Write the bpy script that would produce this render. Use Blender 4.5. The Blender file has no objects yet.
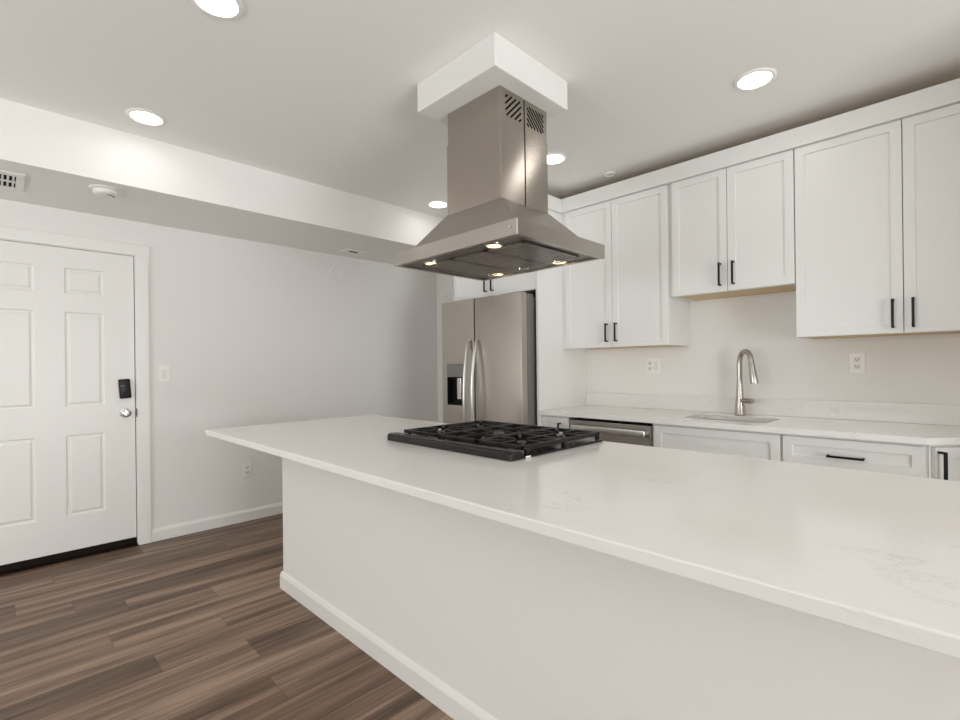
import bpy, bmesh, math, random
from mathutils import Vector, Matrix, Euler

scene = bpy.context.scene
COL = scene.collection
PI = math.pi

# ---------------------------------------------------------------- camera
F_PX, YAW, CY, CAM_H, ROLL = 486.5, -0.7866, 366.4, 1.248, -0.0112
cam_data = bpy.data.cameras.new('camera')
cam_data.sensor_width = 36.0
cam_data.lens = F_PX / 960.0 * 36.0
cam_data.shift_y = (CY - 360.0) / 960.0
cam_data.clip_start = 0.02
cam = bpy.data.objects.new('camera', cam_data)
COL.objects.link(cam)
cam.location = (0.0, 0.0, CAM_H)
cam.rotation_euler = (Euler((PI / 2, 0, -YAW)).to_matrix() @ Matrix.Rotation(ROLL, 3, 'Z')).to_euler()
scene.camera = cam

# ---------------------------------------------------------------- world, exposure
world = bpy.data.worlds.new('world')
scene.world = world
world.use_nodes = True
bg = world.node_tree.nodes['Background']
bg.inputs[0].default_value = (0.93, 0.96, 1.0, 1)
bg.inputs[1].default_value = 0.05
vs = scene.view_settings
vs.view_transform = 'Standard'
vs.look = 'None'
vs.gamma = 1.0
vs.exposure = -0.10
vs.use_curve_mapping = False
LAMP = 19.0           # recessed lamp emission strength
scene.cycles.max_bounces = 14
scene.cycles.diffuse_bounces = 10
scene.cycles.glossy_bounces = 6
scene.cycles.transparent_max_bounces = 8
scene.cycles.sample_clamp_indirect = 8.0
scene.cycles.use_denoising = True


def window_light(name, loc, rot, sx, sy, power):
    ld = bpy.data.lights.new(name, 'AREA')
    ld.shape = 'RECTANGLE'
    ld.size, ld.size_y = sx, sy
    ld.energy = power
    ld.color = (0.96, 0.998, 1.0)
    o = bpy.data.objects.new(name, ld)
    COL.objects.link(o)
    o.location = loc
    o.rotation_euler = rot
    return o


# daylight coming in through the two window openings behind / beside the camera
window_light('daylight_patio_door', (3.32, 0.7, 1.15), (0, PI / 2 + 0.36, 0), 2.1, 2.5, 165)
window_light('daylight_front_window', (-1.9, -3.32, 1.45), (PI / 2 + 0.70, 0, 0), 3.0, 1.5, 88)


# ---------------------------------------------------------------- materials
def new_mat(name):
    m = bpy.data.materials.new(name)
    m.use_nodes = True
    nt = m.node_tree
    b = nt.nodes['Principled BSDF']
    return m, nt, b


def node(nt, typ, **kw):
    n = nt.nodes.new(typ)
    for k, v in kw.items():
        setattr(n, k, v)
    return n


def simple(name, col, rough=0.5, metal=0.0, spec=0.5, bump=0.0, bscale=200.0, var=0.0):
    m, nt, b = new_mat(name)
    b.inputs['Base Color'].default_value = (*col, 1)
    b.inputs['Roughness'].default_value = rough
    b.inputs['Metallic'].default_value = metal
    b.inputs['Specular IOR Level'].default_value = spec
    tc = node(nt, 'ShaderNodeTexCoord')
    nz = node(nt, 'ShaderNodeTexNoise')
    nz.inputs['Scale'].default_value = bscale
    nz.inputs['Detail'].default_value = 3
    nt.links.new(tc.outputs['Object'], nz.inputs['Vector'])
    if bump:
        bp = node(nt, 'ShaderNodeBump')
        bp.inputs['Strength'].default_value = bump
        bp.inputs['Distance'].default_value = 0.002
        nt.links.new(nz.outputs['Fac'], bp.inputs['Height'])
        nt.links.new(bp.outputs['Normal'], b.inputs['Normal'])
    if var:
        mr = node(nt, 'ShaderNodeMapRange')
        mr.inputs['To Min'].default_value = rough - var
        mr.inputs['To Max'].default_value = rough + var
        nt.links.new(nz.outputs['Fac'], mr.inputs['Value'])
        nt.links.new(mr.outputs['Result'], b.inputs['Roughness'])
    return m


def emissive(name, col, strength):
    m, nt, b = new_mat(name)
    b.inputs['Base Color'].default_value = (0.9, 0.9, 0.9, 1)
    b.inputs['Emission Color'].default_value = (*col, 1)
    b.inputs['Emission Strength'].default_value = strength
    return m


def brushed(name, col, rough, axis, amount=0.04):
    """brushed steel: fine streaks running along the given axis"""
    m, nt, b = new_mat(name)
    b.inputs['Metallic'].default_value = 1.0
    tc = node(nt, 'ShaderNodeTexCoord')
    mp = node(nt, 'ShaderNodeMapping')
    sc = [260.0, 260.0, 260.0]
    sc['xyz'.index(axis)] = 2.5
    mp.inputs['Scale'].default_value = sc
    nz = node(nt, 'ShaderNodeTexNoise')
    nz.inputs['Scale'].default_value = 1.0
    nz.inputs['Detail'].default_value = 4
    nt.links.new(tc.outputs['Object'], mp.inputs['Vector'])
    nt.links.new(mp.outputs['Vector'], nz.inputs['Vector'])
    mr = node(nt, 'ShaderNodeMapRange')
    mr.inputs['To Min'].default_value = rough - amount
    mr.inputs['To Max'].default_value = rough + amount
    nt.links.new(nz.outputs['Fac'], mr.inputs['Value'])
    nt.links.new(mr.outputs['Result'], b.inputs['Roughness'])
    mx = node(nt, 'ShaderNodeMix', data_type='RGBA')
    mx.inputs[6].default_value = (*[c * 0.99 for c in col], 1)
    mx.inputs[7].default_value = (*[min(1, c * 1.01) for c in col], 1)
    nt.links.new(nz.outputs['Fac'], mx.inputs[0])
    nt.links.new(mx.outputs[2], b.inputs['Base Color'])
    bp = node(nt, 'ShaderNodeBump')
    bp.inputs['Strength'].default_value = 0.025
    bp.inputs['Distance'].default_value = 0.0003
    nt.links.new(nz.outputs['Fac'], bp.inputs['Height'])
    nt.links.new(bp.outputs['Normal'], b.inputs['Normal'])
    return m


def quartz(name):
    m, nt, b = new_mat(name)
    L = nt.links.new
    tc = node(nt, 'ShaderNodeTexCoord')
    warp = node(nt, 'ShaderNodeTexNoise')
    warp.inputs['Scale'].default_value = 2.2
    warp.inputs['Detail'].default_value = 5
    L(tc.outputs['Object'], warp.inputs['Vector'])
    vein = node(nt, 'ShaderNodeTexNoise')
    vein.inputs['Scale'].default_value = 2.6
    vein.inputs['Detail'].default_value = 7
    vein.inputs['Roughness'].default_value = 0.62
    vein.inputs['Distortion'].default_value = 0.9
    mp = node(nt, 'ShaderNodeMapping')
    mp.inputs['Rotation'].default_value = (0.3, 0.5, 0.6)
    mp.inputs['Scale'].default_value = (0.9, 1.7, 1.2)
    L(tc.outputs['Object'], mp.inputs['Vector'])
    L(mp.outputs['Vector'], vein.inputs['Vector'])
    sub = node(nt, 'ShaderNodeMath', operation='SUBTRACT')
    sub.inputs[1].default_value = 0.5
    L(vein.outputs['Fac'], sub.inputs[0])
    ab = node(nt, 'ShaderNodeMath', operation='ABSOLUTE')
    L(sub.outputs[0], ab.inputs[0])
    r1 = node(nt, 'ShaderNodeMapRange')
    r1.inputs['From Min'].default_value = 0.0
    r1.inputs['From Max'].default_value = 0.012
    r1.inputs['To Min'].default_value = 1.0
    r1.inputs['To Max'].default_value = 0.0
    L(ab.outputs[0], r1.inputs['Value'])
    r2 = node(nt, 'ShaderNodeMapRange')
    r2.inputs['From Min'].default_value = 0.5
    r2.inputs['From Max'].default_value = 0.68
    L(warp.outputs['Fac'], r2.inputs['Value'])
    mul = node(nt, 'ShaderNodeMath', operation='MULTIPLY')
    L(r1.outputs[0], mul.inputs[0])
    L(r2.outputs[0], mul.inputs[1])
    mul2 = node(nt, 'ShaderNodeMath', operation='MULTIPLY')
    mul2.inputs[1].default_value = 0.34
    L(mul.outputs[0], mul2.inputs[0])
    mx = node(nt, 'ShaderNodeMix', data_type='RGBA')
    mx.inputs[6].default_value = (0.855, 0.843, 0.822, 1)
    mx.inputs[7].default_value = (0.46, 0.45, 0.43, 1)
    L(mul2.outputs[0], mx.inputs[0])
    L(mx.outputs[2], b.inputs['Base Color'])
    b.inputs['Roughness'].default_value = 0.13
    b.inputs['Specular IOR Level'].default_value = 0.45
    return m


def planks(name):
    """vinyl planks running along Y, 0.18 m wide and 1.2 m long"""
    m, nt, b = new_mat(name)
    L = nt.links.new
    W, LEN = 0.18, 1.22
    tc = node(nt, 'ShaderNodeTexCoord')
    sp = node(nt, 'ShaderNodeSeparateXYZ')
    L(tc.outputs['Object'], sp.inputs[0])

    def math_(op, a, b_=None, c=None):
        n = node(nt, 'ShaderNodeMath', operation=op)
        for i, v in enumerate((a, b_, c)):
            if v is None:
                continue
            if isinstance(v, (int, float)):
                n.inputs[i].default_value = v
            else:
                L(v, n.inputs[i])
        return n.outputs[0]
    u = math_('DIVIDE', math_('ADD', sp.outputs[0], 20.04), W)
    row = math_('FLOOR', u)
    fu = math_('FRACT', u)
    wn = node(nt, 'ShaderNodeTexWhiteNoise', noise_dimensions='1D')
    L(row, wn.inputs['W'])
    v = math_('ADD', math_('DIVIDE', math_('ADD', sp.outputs[1], 20.0), LEN), wn.outputs['Value'])
    colm = math_('FLOOR', v)
    fv = math_('FRACT', v)
    cb = node(nt, 'ShaderNodeCombineXYZ')
    L(row, cb.inputs[0])
    L(colm, cb.inputs[1])
    wn2 = node(nt, 'ShaderNodeTexWhiteNoise', noise_dimensions='3D')
    L(cb.outputs[0], wn2.inputs['Vector'])
    # grain: coordinates shifted per plank, stretched along Y
    cb2 = node(nt, 'ShaderNodeCombineXYZ')
    L(math_('MULTIPLY_ADD', wn2.outputs['Value'], 37.0, math_('MULTIPLY', sp.outputs[0], 15.0)), cb2.inputs[0])
    L(math_('MULTIPLY', sp.outputs[1], 0.9), cb2.inputs[1])
    L(math_('MULTIPLY', wn2.outputs['Value'], 91.0), cb2.inputs[2])
    g1 = node(nt, 'ShaderNodeTexNoise')
    g1.inputs['Scale'].default_value = 1.0
    g1.inputs['Detail'].default_value = 3
    g1.inputs['Distortion'].default_value = 0.5
    L(cb2.outputs[0], g1.inputs['Vector'])
    cb3 = node(nt, 'ShaderNodeCombineXYZ')
    L(math_('MULTIPLY_ADD', wn2.outputs['Value'], 53.0, math_('MULTIPLY', sp.outputs[0], 130.0)), cb3.inputs[0])
    L(math_('MULTIPLY', sp.outputs[1], 4.0), cb3.inputs[1])
    L(math_('MULTIPLY', wn2.outputs['Value'], 17.0), cb3.inputs[2])
    g2 = node(nt, 'ShaderNodeTexNoise')
    g2.inputs['Scale'].default_value = 1.0
    g2.inputs['Detail'].default_value = 4
    L(cb3.outputs[0], g2.inputs['Vector'])
    ramp = node(nt, 'ShaderNodeValToRGB')
    e = ramp.color_ramp.elements
    e[0].position, e[0].color = 0.26, (0.064, 0.038, 0.023, 1)
    e[1].position, e[1].color = 0.76, (0.37, 0.258, 0.185, 1)
    k = ramp.color_ramp.elements.new(0.5)
    k.color = (0.178, 0.113, 0.076, 1)
    t = math_('ADD', math_('MULTIPLY_ADD', g1.outputs['Fac'], 0.95, -0.215), math_('MULTIPLY', g2.outputs['Fac'], 0.44))
    t = math_('ADD', t, math_('MULTIPLY_ADD', wn2.outputs['Value'], 0.22, -0.07))
    L(t, ramp.inputs[0])
    # joints
    eu = math_('MINIMUM', fu, math_('SUBTRACT', 1.0, fu))
    ev = math_('MINIMUM', fv, math_('SUBTRACT', 1.0, fv))
    j = math_('MINIMUM', math_('MULTIPLY', eu, W), math_('MULTIPLY', ev, LEN))
    jr = node(nt, 'ShaderNodeMapRange')
    jr.inputs['From Min'].default_value = 0.0006
    jr.inputs['From Max'].default_value = 0.0022
    jr.inputs['To Min'].default_value = 0.55
    L(j, jr.inputs['Value'])
    mx = node(nt, 'ShaderNodeMix', data_type='RGBA', blend_type='MULTIPLY')
    mx.inputs[0].default_value = 1.0
    L(ramp.outputs[0], mx.inputs[6])
    L(jr.outputs[0], mx.inputs[7])
    L(mx.outputs[2], b.inputs['Base Color'])
    b.inputs['Roughness'].default_value = 0.42
    b.inputs['Specular IOR Level'].default_value = 0.35
    bp = node(nt, 'ShaderNodeBump')
    bp.inputs['Strength'].default_value = 0.15
    bp.inputs['Distance'].default_value = 0.001
    L(g2.outputs['Fac'], bp.inputs['Height'])
    L(bp.outputs['Normal'], b.inputs['Normal'])
    return m


def maple(name):
    m, nt, b = new_mat(name)
    L = nt.links.new
    tc = node(nt, 'ShaderNodeTexCoord')
    mp = node(nt, 'ShaderNodeMapping')
    mp.inputs['Scale'].default_value = (3, 40, 40)
    nz = node(nt, 'ShaderNodeTexNoise')
    nz.inputs['Scale'].default_value = 1.5
    L(tc.outputs['Object'], mp.inputs[0])
    L(mp.outputs[0], nz.inputs['Vector'])
    mx = node(nt, 'ShaderNodeMix', data_type='RGBA')
    mx.inputs[6].default_value = (0.58, 0.42, 0.22, 1)
    mx.inputs[7].default_value = (0.72, 0.55, 0.33, 1)
    L(nz.outputs['Fac'], mx.inputs[0])
    L(mx.outputs[2], b.inputs['Base Color'])
    b.inputs['Roughness'].default_value = 0.45
    return m


def glass(name):
    m, nt, b = new_mat(name)
    out = nt.nodes['Material Output']
    tr = node(nt, 'ShaderNodeBsdfTransparent')
    gl = node(nt, 'ShaderNodeBsdfGlossy')
    gl.inputs['Roughness'].default_value = 0.02
    ms = node(nt, 'ShaderNodeMixShader')
    ms.inputs[0].default_value = 0.06
    nt.links.new(tr.outputs[0], ms.inputs[1])
    nt.links.new(gl.outputs[0], ms.inputs[2])
    nt.links.new(ms.outputs[0], out.inputs['Surface'])
    return m


M = {
    'wall': simple('wall_paint', (0.86, 0.846, 0.828), 0.75, spec=0.25, bump=0.05, bscale=350),
    'ceil': simple('ceiling_paint', (0.90, 0.886, 0.868), 0.85, spec=0.2, bump=0.04, bscale=300),
    'trim': simple('trim_paint', (0.87, 0.858, 0.838), 0.38, spec=0.4),
    'door': simple('door_paint', (0.87, 0.862, 0.84), 0.36, spec=0.4),
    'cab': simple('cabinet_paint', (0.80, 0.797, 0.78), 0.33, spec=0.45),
    'plastic': simple('white_plastic', (0.92, 0.91, 0.89), 0.35),
    'plastic_dim': simple('white_plastic_insert', (0.82, 0.81, 0.79), 0.35),
    'slot': simple('dark_slot', (0.008, 0.008, 0.008), 0.7, spec=0.1),
    'black': simple('matte_black_metal', (0.008, 0.008, 0.008), 0.42, metal=0.0, spec=0.25),
    'blackgloss': simple('black_enamel', (0.010, 0.009, 0.009), 0.22, spec=0.35),
    'iron': simple('cast_iron', (0.011, 0.010, 0.010), 0.48, spec=0.35, bump=0.2, bscale=500),
    'burner': simple('burner_cap', (0.01, 0.01, 0.011), 0.28),
    'alu': simple('burner_aluminium', (0.55, 0.54, 0.53), 0.35, metal=1.0),
    'chrome': simple('chrome', (0.72, 0.71, 0.70), 0.12, metal=1.0),
    'nickel': brushed('brushed_nickel', (0.50, 0.46, 0.42), 0.27, 'z', 0.05),
    'steel_v': brushed('brushed_steel_upright', (0.50, 0.462, 0.42), 0.30, 'z'),
    'steel_chimney': brushed('brushed_steel_chimney', (0.44, 0.40, 0.357), 0.22, 'x'),
    'steel_h': brushed('brushed_steel_level', (0.47, 0.435, 0.40), 0.24, 'x'),
    'steel_y': brushed('brushed_steel_side', (0.55, 0.52, 0.485), 0.25, 'y'),
    'sink_steel': brushed('brushed_steel_basin', (0.34, 0.33, 0.32), 0.36, 'x'),  # darker than the handle steel; shade inside the basin put into the colour
    'steel_sink': brushed('brushed_steel_sink', (0.60, 0.59, 0.57), 0.3, 'x'),
    'baffle': brushed('baffle_steel', (0.27, 0.245, 0.225), 0.32, 'y'),
    'fridge_side': simple('fridge_grey_side', (0.20, 0.19, 0.18), 0.45, spec=0.5),
    'darkplastic': simple('dark_plastic', (0.010, 0.010, 0.010), 0.35, spec=0.25),
    'greyplastic': simple('grey_plastic', (0.22, 0.21, 0.20), 0.35),
    'bronze': simple('dark_bronze_sweep', (0.012, 0.007, 0.005), 0.6, spec=0.15),
    'quartz': quartz('white_quartz'),
    'floor': planks('vinyl_planks'),
    'maple': maple('maple_plywood'),
    'glass': glass('window_glass'),
    'lamp': emissive('lamp_diffuser', (1.0, 0.975, 0.93), LAMP),
    'hoodlamp': emissive('hood_lamp', (1.0, 0.70, 0.32), 2.4),
}

# the hood's steel is brushed level: highlights stretch upright
for key in ('steel_chimney', 'steel_h'):
    nt_ = M[key].node_tree
    b_ = nt_.nodes['Principled BSDF']
    b_.inputs['Anisotropic'].default_value = 0.85
    cv_ = nt_.nodes.new('ShaderNodeCombineXYZ')
    cv_.inputs[2].default_value = 1.0
    nt_.links.new(cv_.outputs[0], b_.inputs['Tangent'])

# ---------------------------------------------------------------- mesh helpers
class Shape:
    def __init__(self):
        self.bm = bmesh.new()

    def merge(self, other, mat=None):
        if mat is not None:
            bmesh.ops.transform(other, matrix=mat, verts=other.verts)
        me = bpy.data.meshes.new('tmp')
        other.to_mesh(me)
        other.free()
        self.bm.from_mesh(me)
        bpy.data.meshes.remove(me)
        return self

    def box(self, x0, x1, y0, y1, z0, z1, bev=0.0, seg=2, mat=None):
        t = bmesh.new()
        bmesh.ops.create_cube(t, size=1.0)
        bmesh.ops.scale(t, vec=(x1 - x0, y1 - y0, z1 - z0), verts=t.verts)
        bmesh.ops.translate(t, vec=((x0 + x1) / 2, (y0 + y1) / 2, (z0 + z1) / 2), verts=t.verts)
        if bev:
            bmesh.ops.bevel(t, geom=list(t.edges), offset=bev, segments=seg, profile=0.5, affect='EDGES', clamp_overlap=True)
        return self.merge(t, mat)

    def cyl(self, c, r, h, axis='z', r2=None, seg=40, bev=0.0, mat=None):
        """cylinder / cone centred on c, height h along axis"""
        t = bmesh.new()
        bmesh.ops.create_cone(t, cap_ends=True, segments=seg, radius1=r, radius2=r if r2 is None else r2, depth=h)
        if bev:
            ed = [e for e in t.edges if len(e.link_faces) == 2 and any(len(f.verts) > 4 for f in e.link_faces)]
            bmesh.ops.bevel(t, geom=ed, offset=bev, segments=2, profile=0.5, affect='EDGES')
        R = {'z': Matrix.Identity(4), 'x': Matrix.Rotation(PI / 2, 4, 'Y'), 'y': Matrix.Rotation(-PI / 2, 4, 'X')}[axis]
        bmesh.ops.transform(t, matrix=Matrix.Translation(c) @ R, verts=t.verts)
        return self.merge(t, mat)

    def lathe(self, prof, c=(0, 0, 0), axis='z', seg=40, mat=None):
        """revolve (radius, height) points about an axis through c"""
        t = bmesh.new()
        rings = []
        for r, z in prof:
            if r < 1e-6:
                rings.append([t.verts.new((0, 0, z))])
            else:
                rings.append([t.verts.new((r * math.cos(2 * PI * i / seg), r * math.sin(2 * PI * i / seg), z)) for i in range(seg)])
        for a, b in zip(rings, rings[1:]):
            for i in range(seg):
                j = (i + 1) % seg
                if len(a) == 1 and len(b) == 1:
                    continue
                if len(a) == 1:
                    t.faces.new((a[0], b[j], b[i]))
                elif len(b) == 1:
                    t.faces.new((a[i], a[j], b[0]))
                else:
                    t.faces.new((a[i], a[j], b[j], b[i]))
        bmesh.ops.recalc_face_normals(t, faces=t.faces)
        R = {'z': Matrix.Identity(4), 'x': Matrix.Rotation(PI / 2, 4, 'Y'), 'y': Matrix.Rotation(-PI / 2, 4, 'X'),
             '-y': Matrix.Rotation(PI / 2, 4, 'X'), '-z': Matrix.Rotation(PI, 4, 'X')}[axis]
        bmesh.ops.transform(t, matrix=Matrix.Translation(c) @ R, verts=t.verts)
        return self.merge(t, mat)

    def prism(self, prof, axis, a0, a1, bev=0.0, mat=None):
        """extrude a 2D outline along axis. x: (y,z); y: (x,z); z: (x,y)"""
        t = bmesh.new()

        def P(p, a):
            return {'x': (a, p[0], p[1]), 'y': (p[0], a, p[1]), 'z': (p[0], p[1], a)}[axis]
        va = [t.verts.new(P(p, a0)) for p in prof]
        vb = [t.verts.new(P(p, a1)) for p in prof]
        n = len(prof)
        t.faces.new(va)
        t.faces.new(vb[::-1])
        for i in range(n):
            t.faces.new((va[i], vb[i], vb[(i + 1) % n], va[(i + 1) % n]))
        bmesh.ops.recalc_face_normals(t, faces=t.faces)
        if bev:
            bmesh.ops.bevel(t, geom=list(t.edges), offset=bev, segments=2, profile=0.5, affect='EDGES', clamp_overlap=True)
        return self.merge(t, mat)

    def tube(self, pts, r, seg=14, flat=None, mat=None):
        """round bar along points; r a number or a list; flat = (axis vector, factor) squashes it"""
        t = bmesh.new()
        pts = [Vector(p) for p in pts]
        n = len(pts)
        rs = r if isinstance(r, (list, tuple)) else [r] * n
        up = None
        rings = []
        for i, p in enumerate(pts):
            d = (pts[min(i + 1, n - 1)] - pts[max(i - 1, 0)]).normalized()
            if up is None:
                up = d.orthogonal().normalized()
            up = (up - d * up.dot(d)).normalized()
            s = d.cross(up)
            rings.append([t.verts.new(p + (up * math.cos(2 * PI * k / seg) + s * math.sin(2 * PI * k / seg)) * rs[i]) for k in range(seg)])
        for a, b in zip(rings, rings[1:]):
            for k in range(seg):
                t.faces.new((a[k], a[(k + 1) % seg], b[(k + 1) % seg], b[k]))
        t.faces.new(rings[0][::-1])
        t.faces.new(rings[-1])
        bmesh.ops.recalc_face_normals(t, faces=t.faces)
        return self.merge(t, mat)

    def shaker(self, x0, x1, z0, z1, yf, thick=0.019, rail=0.062, depth=0.008, bev=0.0012, mat=None):
        """shaker door facing -Y, front face at yf, with a recessed flat panel"""
        t = bmesh.new()
        bmesh.ops.create_cube(t, size=1.0)
        bmesh.ops.scale(t, vec=(x1 - x0, thick, z1 - z0), verts=t.verts)
        bmesh.ops.translate(t, vec=((x0 + x1) / 2, yf + thick / 2, (z0 + z1) / 2), verts=t.verts)
        bmesh.ops.bevel(t, geom=list(t.edges), offset=bev, segments=1, profile=0.5, affect='EDGES')
        t.faces.ensure_lookup_table()
        f = max((f for f in t.faces if f.normal.y < -0.9), key=lambda q: q.calc_area())
        bmesh.ops.inset_region(t, faces=[f], thickness=rail, depth=0.0)
        bmesh.ops.inset_region(t, faces=[f], thickness=0.0022, depth=-depth)
        return self.merge(t, mat)


def smooth(me, ang=16):
    me.polygons.foreach_set('use_smooth', [True] * len(me.polygons))
    me.set_sharp_from_angle(angle=math.radians(ang))


def obj(name, shape, mat, parent=None, label=None, mat4=None):
    bm = shape.bm
    if mat4 is not None:
        bmesh.ops.transform(bm, matrix=mat4, verts=bm.verts)
    if parent is not None:
        base = Vector(parent.get('_w', (0, 0, 0)))
        bmesh.ops.translate(bm, vec=-base, verts=bm.verts)
    else:
        xs = [v.co for v in bm.verts]
        base = Vector(((min(v.x for v in xs) + max(v.x for v in xs)) / 2, (min(v.y for v in xs) + max(v.y for v in xs)) / 2, min(v.z for v in xs)))
        bmesh.ops.translate(bm, vec=-base, verts=bm.verts)
    me = bpy.data.meshes.new(name)
    bm.to_mesh(me)
    bm.free()
    smooth(me)
    me.materials.append(mat if not isinstance(mat, str) else M[mat])
    o = bpy.data.objects.new(name, me)
    COL.objects.link(o)
    if parent is not None:
        o.parent = parent
        o['_w'] = tuple(base)
    else:
        o.location = base
        o['_w'] = tuple(base)
    if label:
        o['label'] = label
    return o


def thing(name, loc, label, cat, group=None, kind=None):
    o = bpy.data.objects.new(name, None)
    o.empty_display_size = 0.1
    COL.objects.link(o)
    o.location = loc
    o['_w'] = tuple(loc)
    tag(o, label, cat, group, kind)
    return o


def tag(o, label, cat, group=None, kind=None):
    o['label'] = label
    o['category'] = cat
    if group:
        o['group'] = group
    if kind:
        o['kind'] = kind
    return o


def struct(name, shape, mat, label, cat):
    return tag(obj(name, shape, mat), label, cat, kind='structure')


# ---------------------------------------------------------------- room dimensions
XL, XR = -4.20, 3.20
YF, YB = -3.20, 3.515
ZC = 2.618
SOF_X, SOF_Z = -3.41, 2.313
T = 0.12

# ---------------------------------------------------------------- room shell
struct('floor', Shape().box(XL - T, XR + T, YF - T, YB + T, -0.10, 0.0), 'floor',
       'brown wood-look plank floor', 'floor')
struct('ceiling', Shape().box(XL - T, XR + T, YF - T, YB + T, ZC, ZC + 0.1), 'ceil',
       'flat white ceiling with recessed lights', 'ceiling')

DY0, DY1, DZ = -0.205, 0.715, 2.066       # door opening in the left wall
w = Shape()
w.box(XL - T, XL, YF - T, DY0, 0, ZC)
w.box(XL - T, XL, DY1, YB + T, 0, ZC)
w.box(XL - T, XL, DY0, DY1, DZ, ZC)
struct('wall_left', w, 'wall', 'white wall holding the entry door', 'wall')
struct('wall_back', Shape().box(XL, XR, YB, YB + T, 0, ZC), 'wall',
       'white wall behind the sink counter and wall cabinets', 'wall')
# right wall with a patio door opening, front wall with a window opening (both out of view)
w = Shape()
w.box(XR, XR + T, YF - T, -0.55, 0, ZC).box(XR, XR + T, 1.95, YB + T, 0, ZC).box(XR, XR + T, -0.55, 1.95, 2.2, ZC).box(XR, XR + T, -0.55, 1.95, 0, 0.1)
w.box(0.50, 0.62, 2.55, YB, 0, ZC)  # added unseen stub, keeps patio light off the ceiling above the cabinets
struct('wall_right', w, 'wall', 'white wall with a wide patio opening, plus an added light-blocking stub', 'wall')
w = Shape()
w.box(XL, -3.4, YF - T, YF, 0, ZC).box(-0.4, XR, YF - T, YF, 0, ZC).box(-3.4, -0.4, YF - T, YF, 2.2, ZC).box(-3.4, -0.4, YF - T, YF, 0, 0.7)
struct('wall_front', w, 'wall', 'white wall with a wide window', 'wall')

s = Shape().box(SOF_X - 0.79, SOF_X, YF, YB, SOF_Z, ZC)
struct('trim_1', s, 'ceil', 'long white soffit dropped below the ceiling above the entry door wall', 'soffit')
# build-down that the hood chimney hangs from
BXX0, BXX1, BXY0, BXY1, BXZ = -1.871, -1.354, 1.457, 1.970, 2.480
struct('trim_2', Shape().box(BXX0, BXX1, BXY0, BXY1, BXZ, ZC, 0.004), 'cab',  # darker than the ceiling paint; dimming of the daylit faces put into the colour
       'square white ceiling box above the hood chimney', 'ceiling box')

# windows out of view, for the daylight
win = Shape()
win.box(XR + 0.03, XR + 0.09, -0.55, -0.49, 0.1, 2.2).box(XR + 0.03, XR + 0.09, 1.89, 1.95, 0.1, 2.2)
win.box(XR + 0.03, XR + 0.09, -0.49, 1.89, 0.1, 0.16).box(XR + 0.03, XR + 0.09, -0.49, 1.89, 2.14, 2.2).box(XR + 0.03, XR + 0.09, 0.67, 0.73, 0.16, 2.14)
w1 = struct('window_1', win, 'trim', 'white framed patio door in the right wall', 'window')
obj('pane', Shape().box(XR + 0.055, XR + 0.061, -0.49, 1.89, 0.16, 2.14), 'glass', w1)
win = Shape()
win.box(-3.4, -3.34, YF - 0.09, YF - 0.03, 0.7, 2.2).box(-0.46, -0.4, YF - 0.09, YF - 0.03, 0.7, 2.2)
win.box(-3.34, -0.46, YF - 0.09, YF - 0.03, 0.7, 0.76).box(-3.34, -0.46, YF - 0.09, YF - 0.03, 2.14, 2.2).box(-1.93, -1.87, YF - 0.09, YF - 0.03, 0.76, 2.14)
w2 = struct('window_2', win, 'trim', 'white framed window in the front wall', 'window')
obj('pane', Shape().box(-3.34, -0.46, YF - 0.063, YF - 0.057, 0.76, 2.14), 'glass', w2)

# baseboards
BBH = 0.094
bbp = [(0, 0), (0.014, 0), (0.014, BBH - 0.024), (0.010, BBH - 0.012), (0.005, BBH - 0.004), (0.0, BBH)]
struct('baseboard_left', Shape().prism([(XL + x, z) for x, z in bbp], 'y', 0.796, YB), 'trim',
       'white baseboard along the entry door wall', 'baseboard')
struct('baseboard_back', Shape().prism([(YB - x, z) for x, z in bbp], 'x', XL + 0.0145, -3.2), 'trim',
       'white baseboard on the back wall beside the refrigerator', 'baseboard')

# ---------------------------------------------------------------- entry door
CW = 0.078
cas = Shape()
cp = lambda a, b: [(a, XL), (b, XL), (b, XL + 0.012), (b - (b - a) * 0.35, XL + 0.018), (a, XL + 0.014)]
for y0, y1, hinge in ((DY1 + 0.004, DY1 + 0.004 + CW, 1), (DY0 - 0.004 - CW, DY0 - 0.004, -1)):
    prof = [(XL, y0), (XL + 0.0135, y0), (XL + 0.018, y0 + CW * 0.55), (XL + 0.018, y1 - 0.006), (XL + 0.014, y1), (XL, y1)]
    if hinge < 0:
        prof = [(x, y0 + y1 - y) for x, y in prof]
    cas.prism(prof, 'z', 0, DZ + 0.004)
zt = DZ + 0.004
cas.prism([(XL, zt), (XL + 0.0135, zt), (XL + 0.018, zt + CW * 0.55), (XL + 0.018, zt + CW - 0.006), (XL + 0.014, zt + CW), (XL, zt + CW)],
          'y', DY0 - 0.004 - CW, DY1 + 0.004 + CW)
struct('trim_3', cas, 'trim', 'white moulded casing around the entry door', 'door casing')
jam = Shape()
jam.box(XL - T, XL + 0.003, DY1 - 0.0, DY1 + 0.0035, 0, DZ)
door = thing('door_1', (XL, 0.255, 0), 'white six-panel entry door with black keypad lock and silver knob', 'door', kind='structure')
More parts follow.
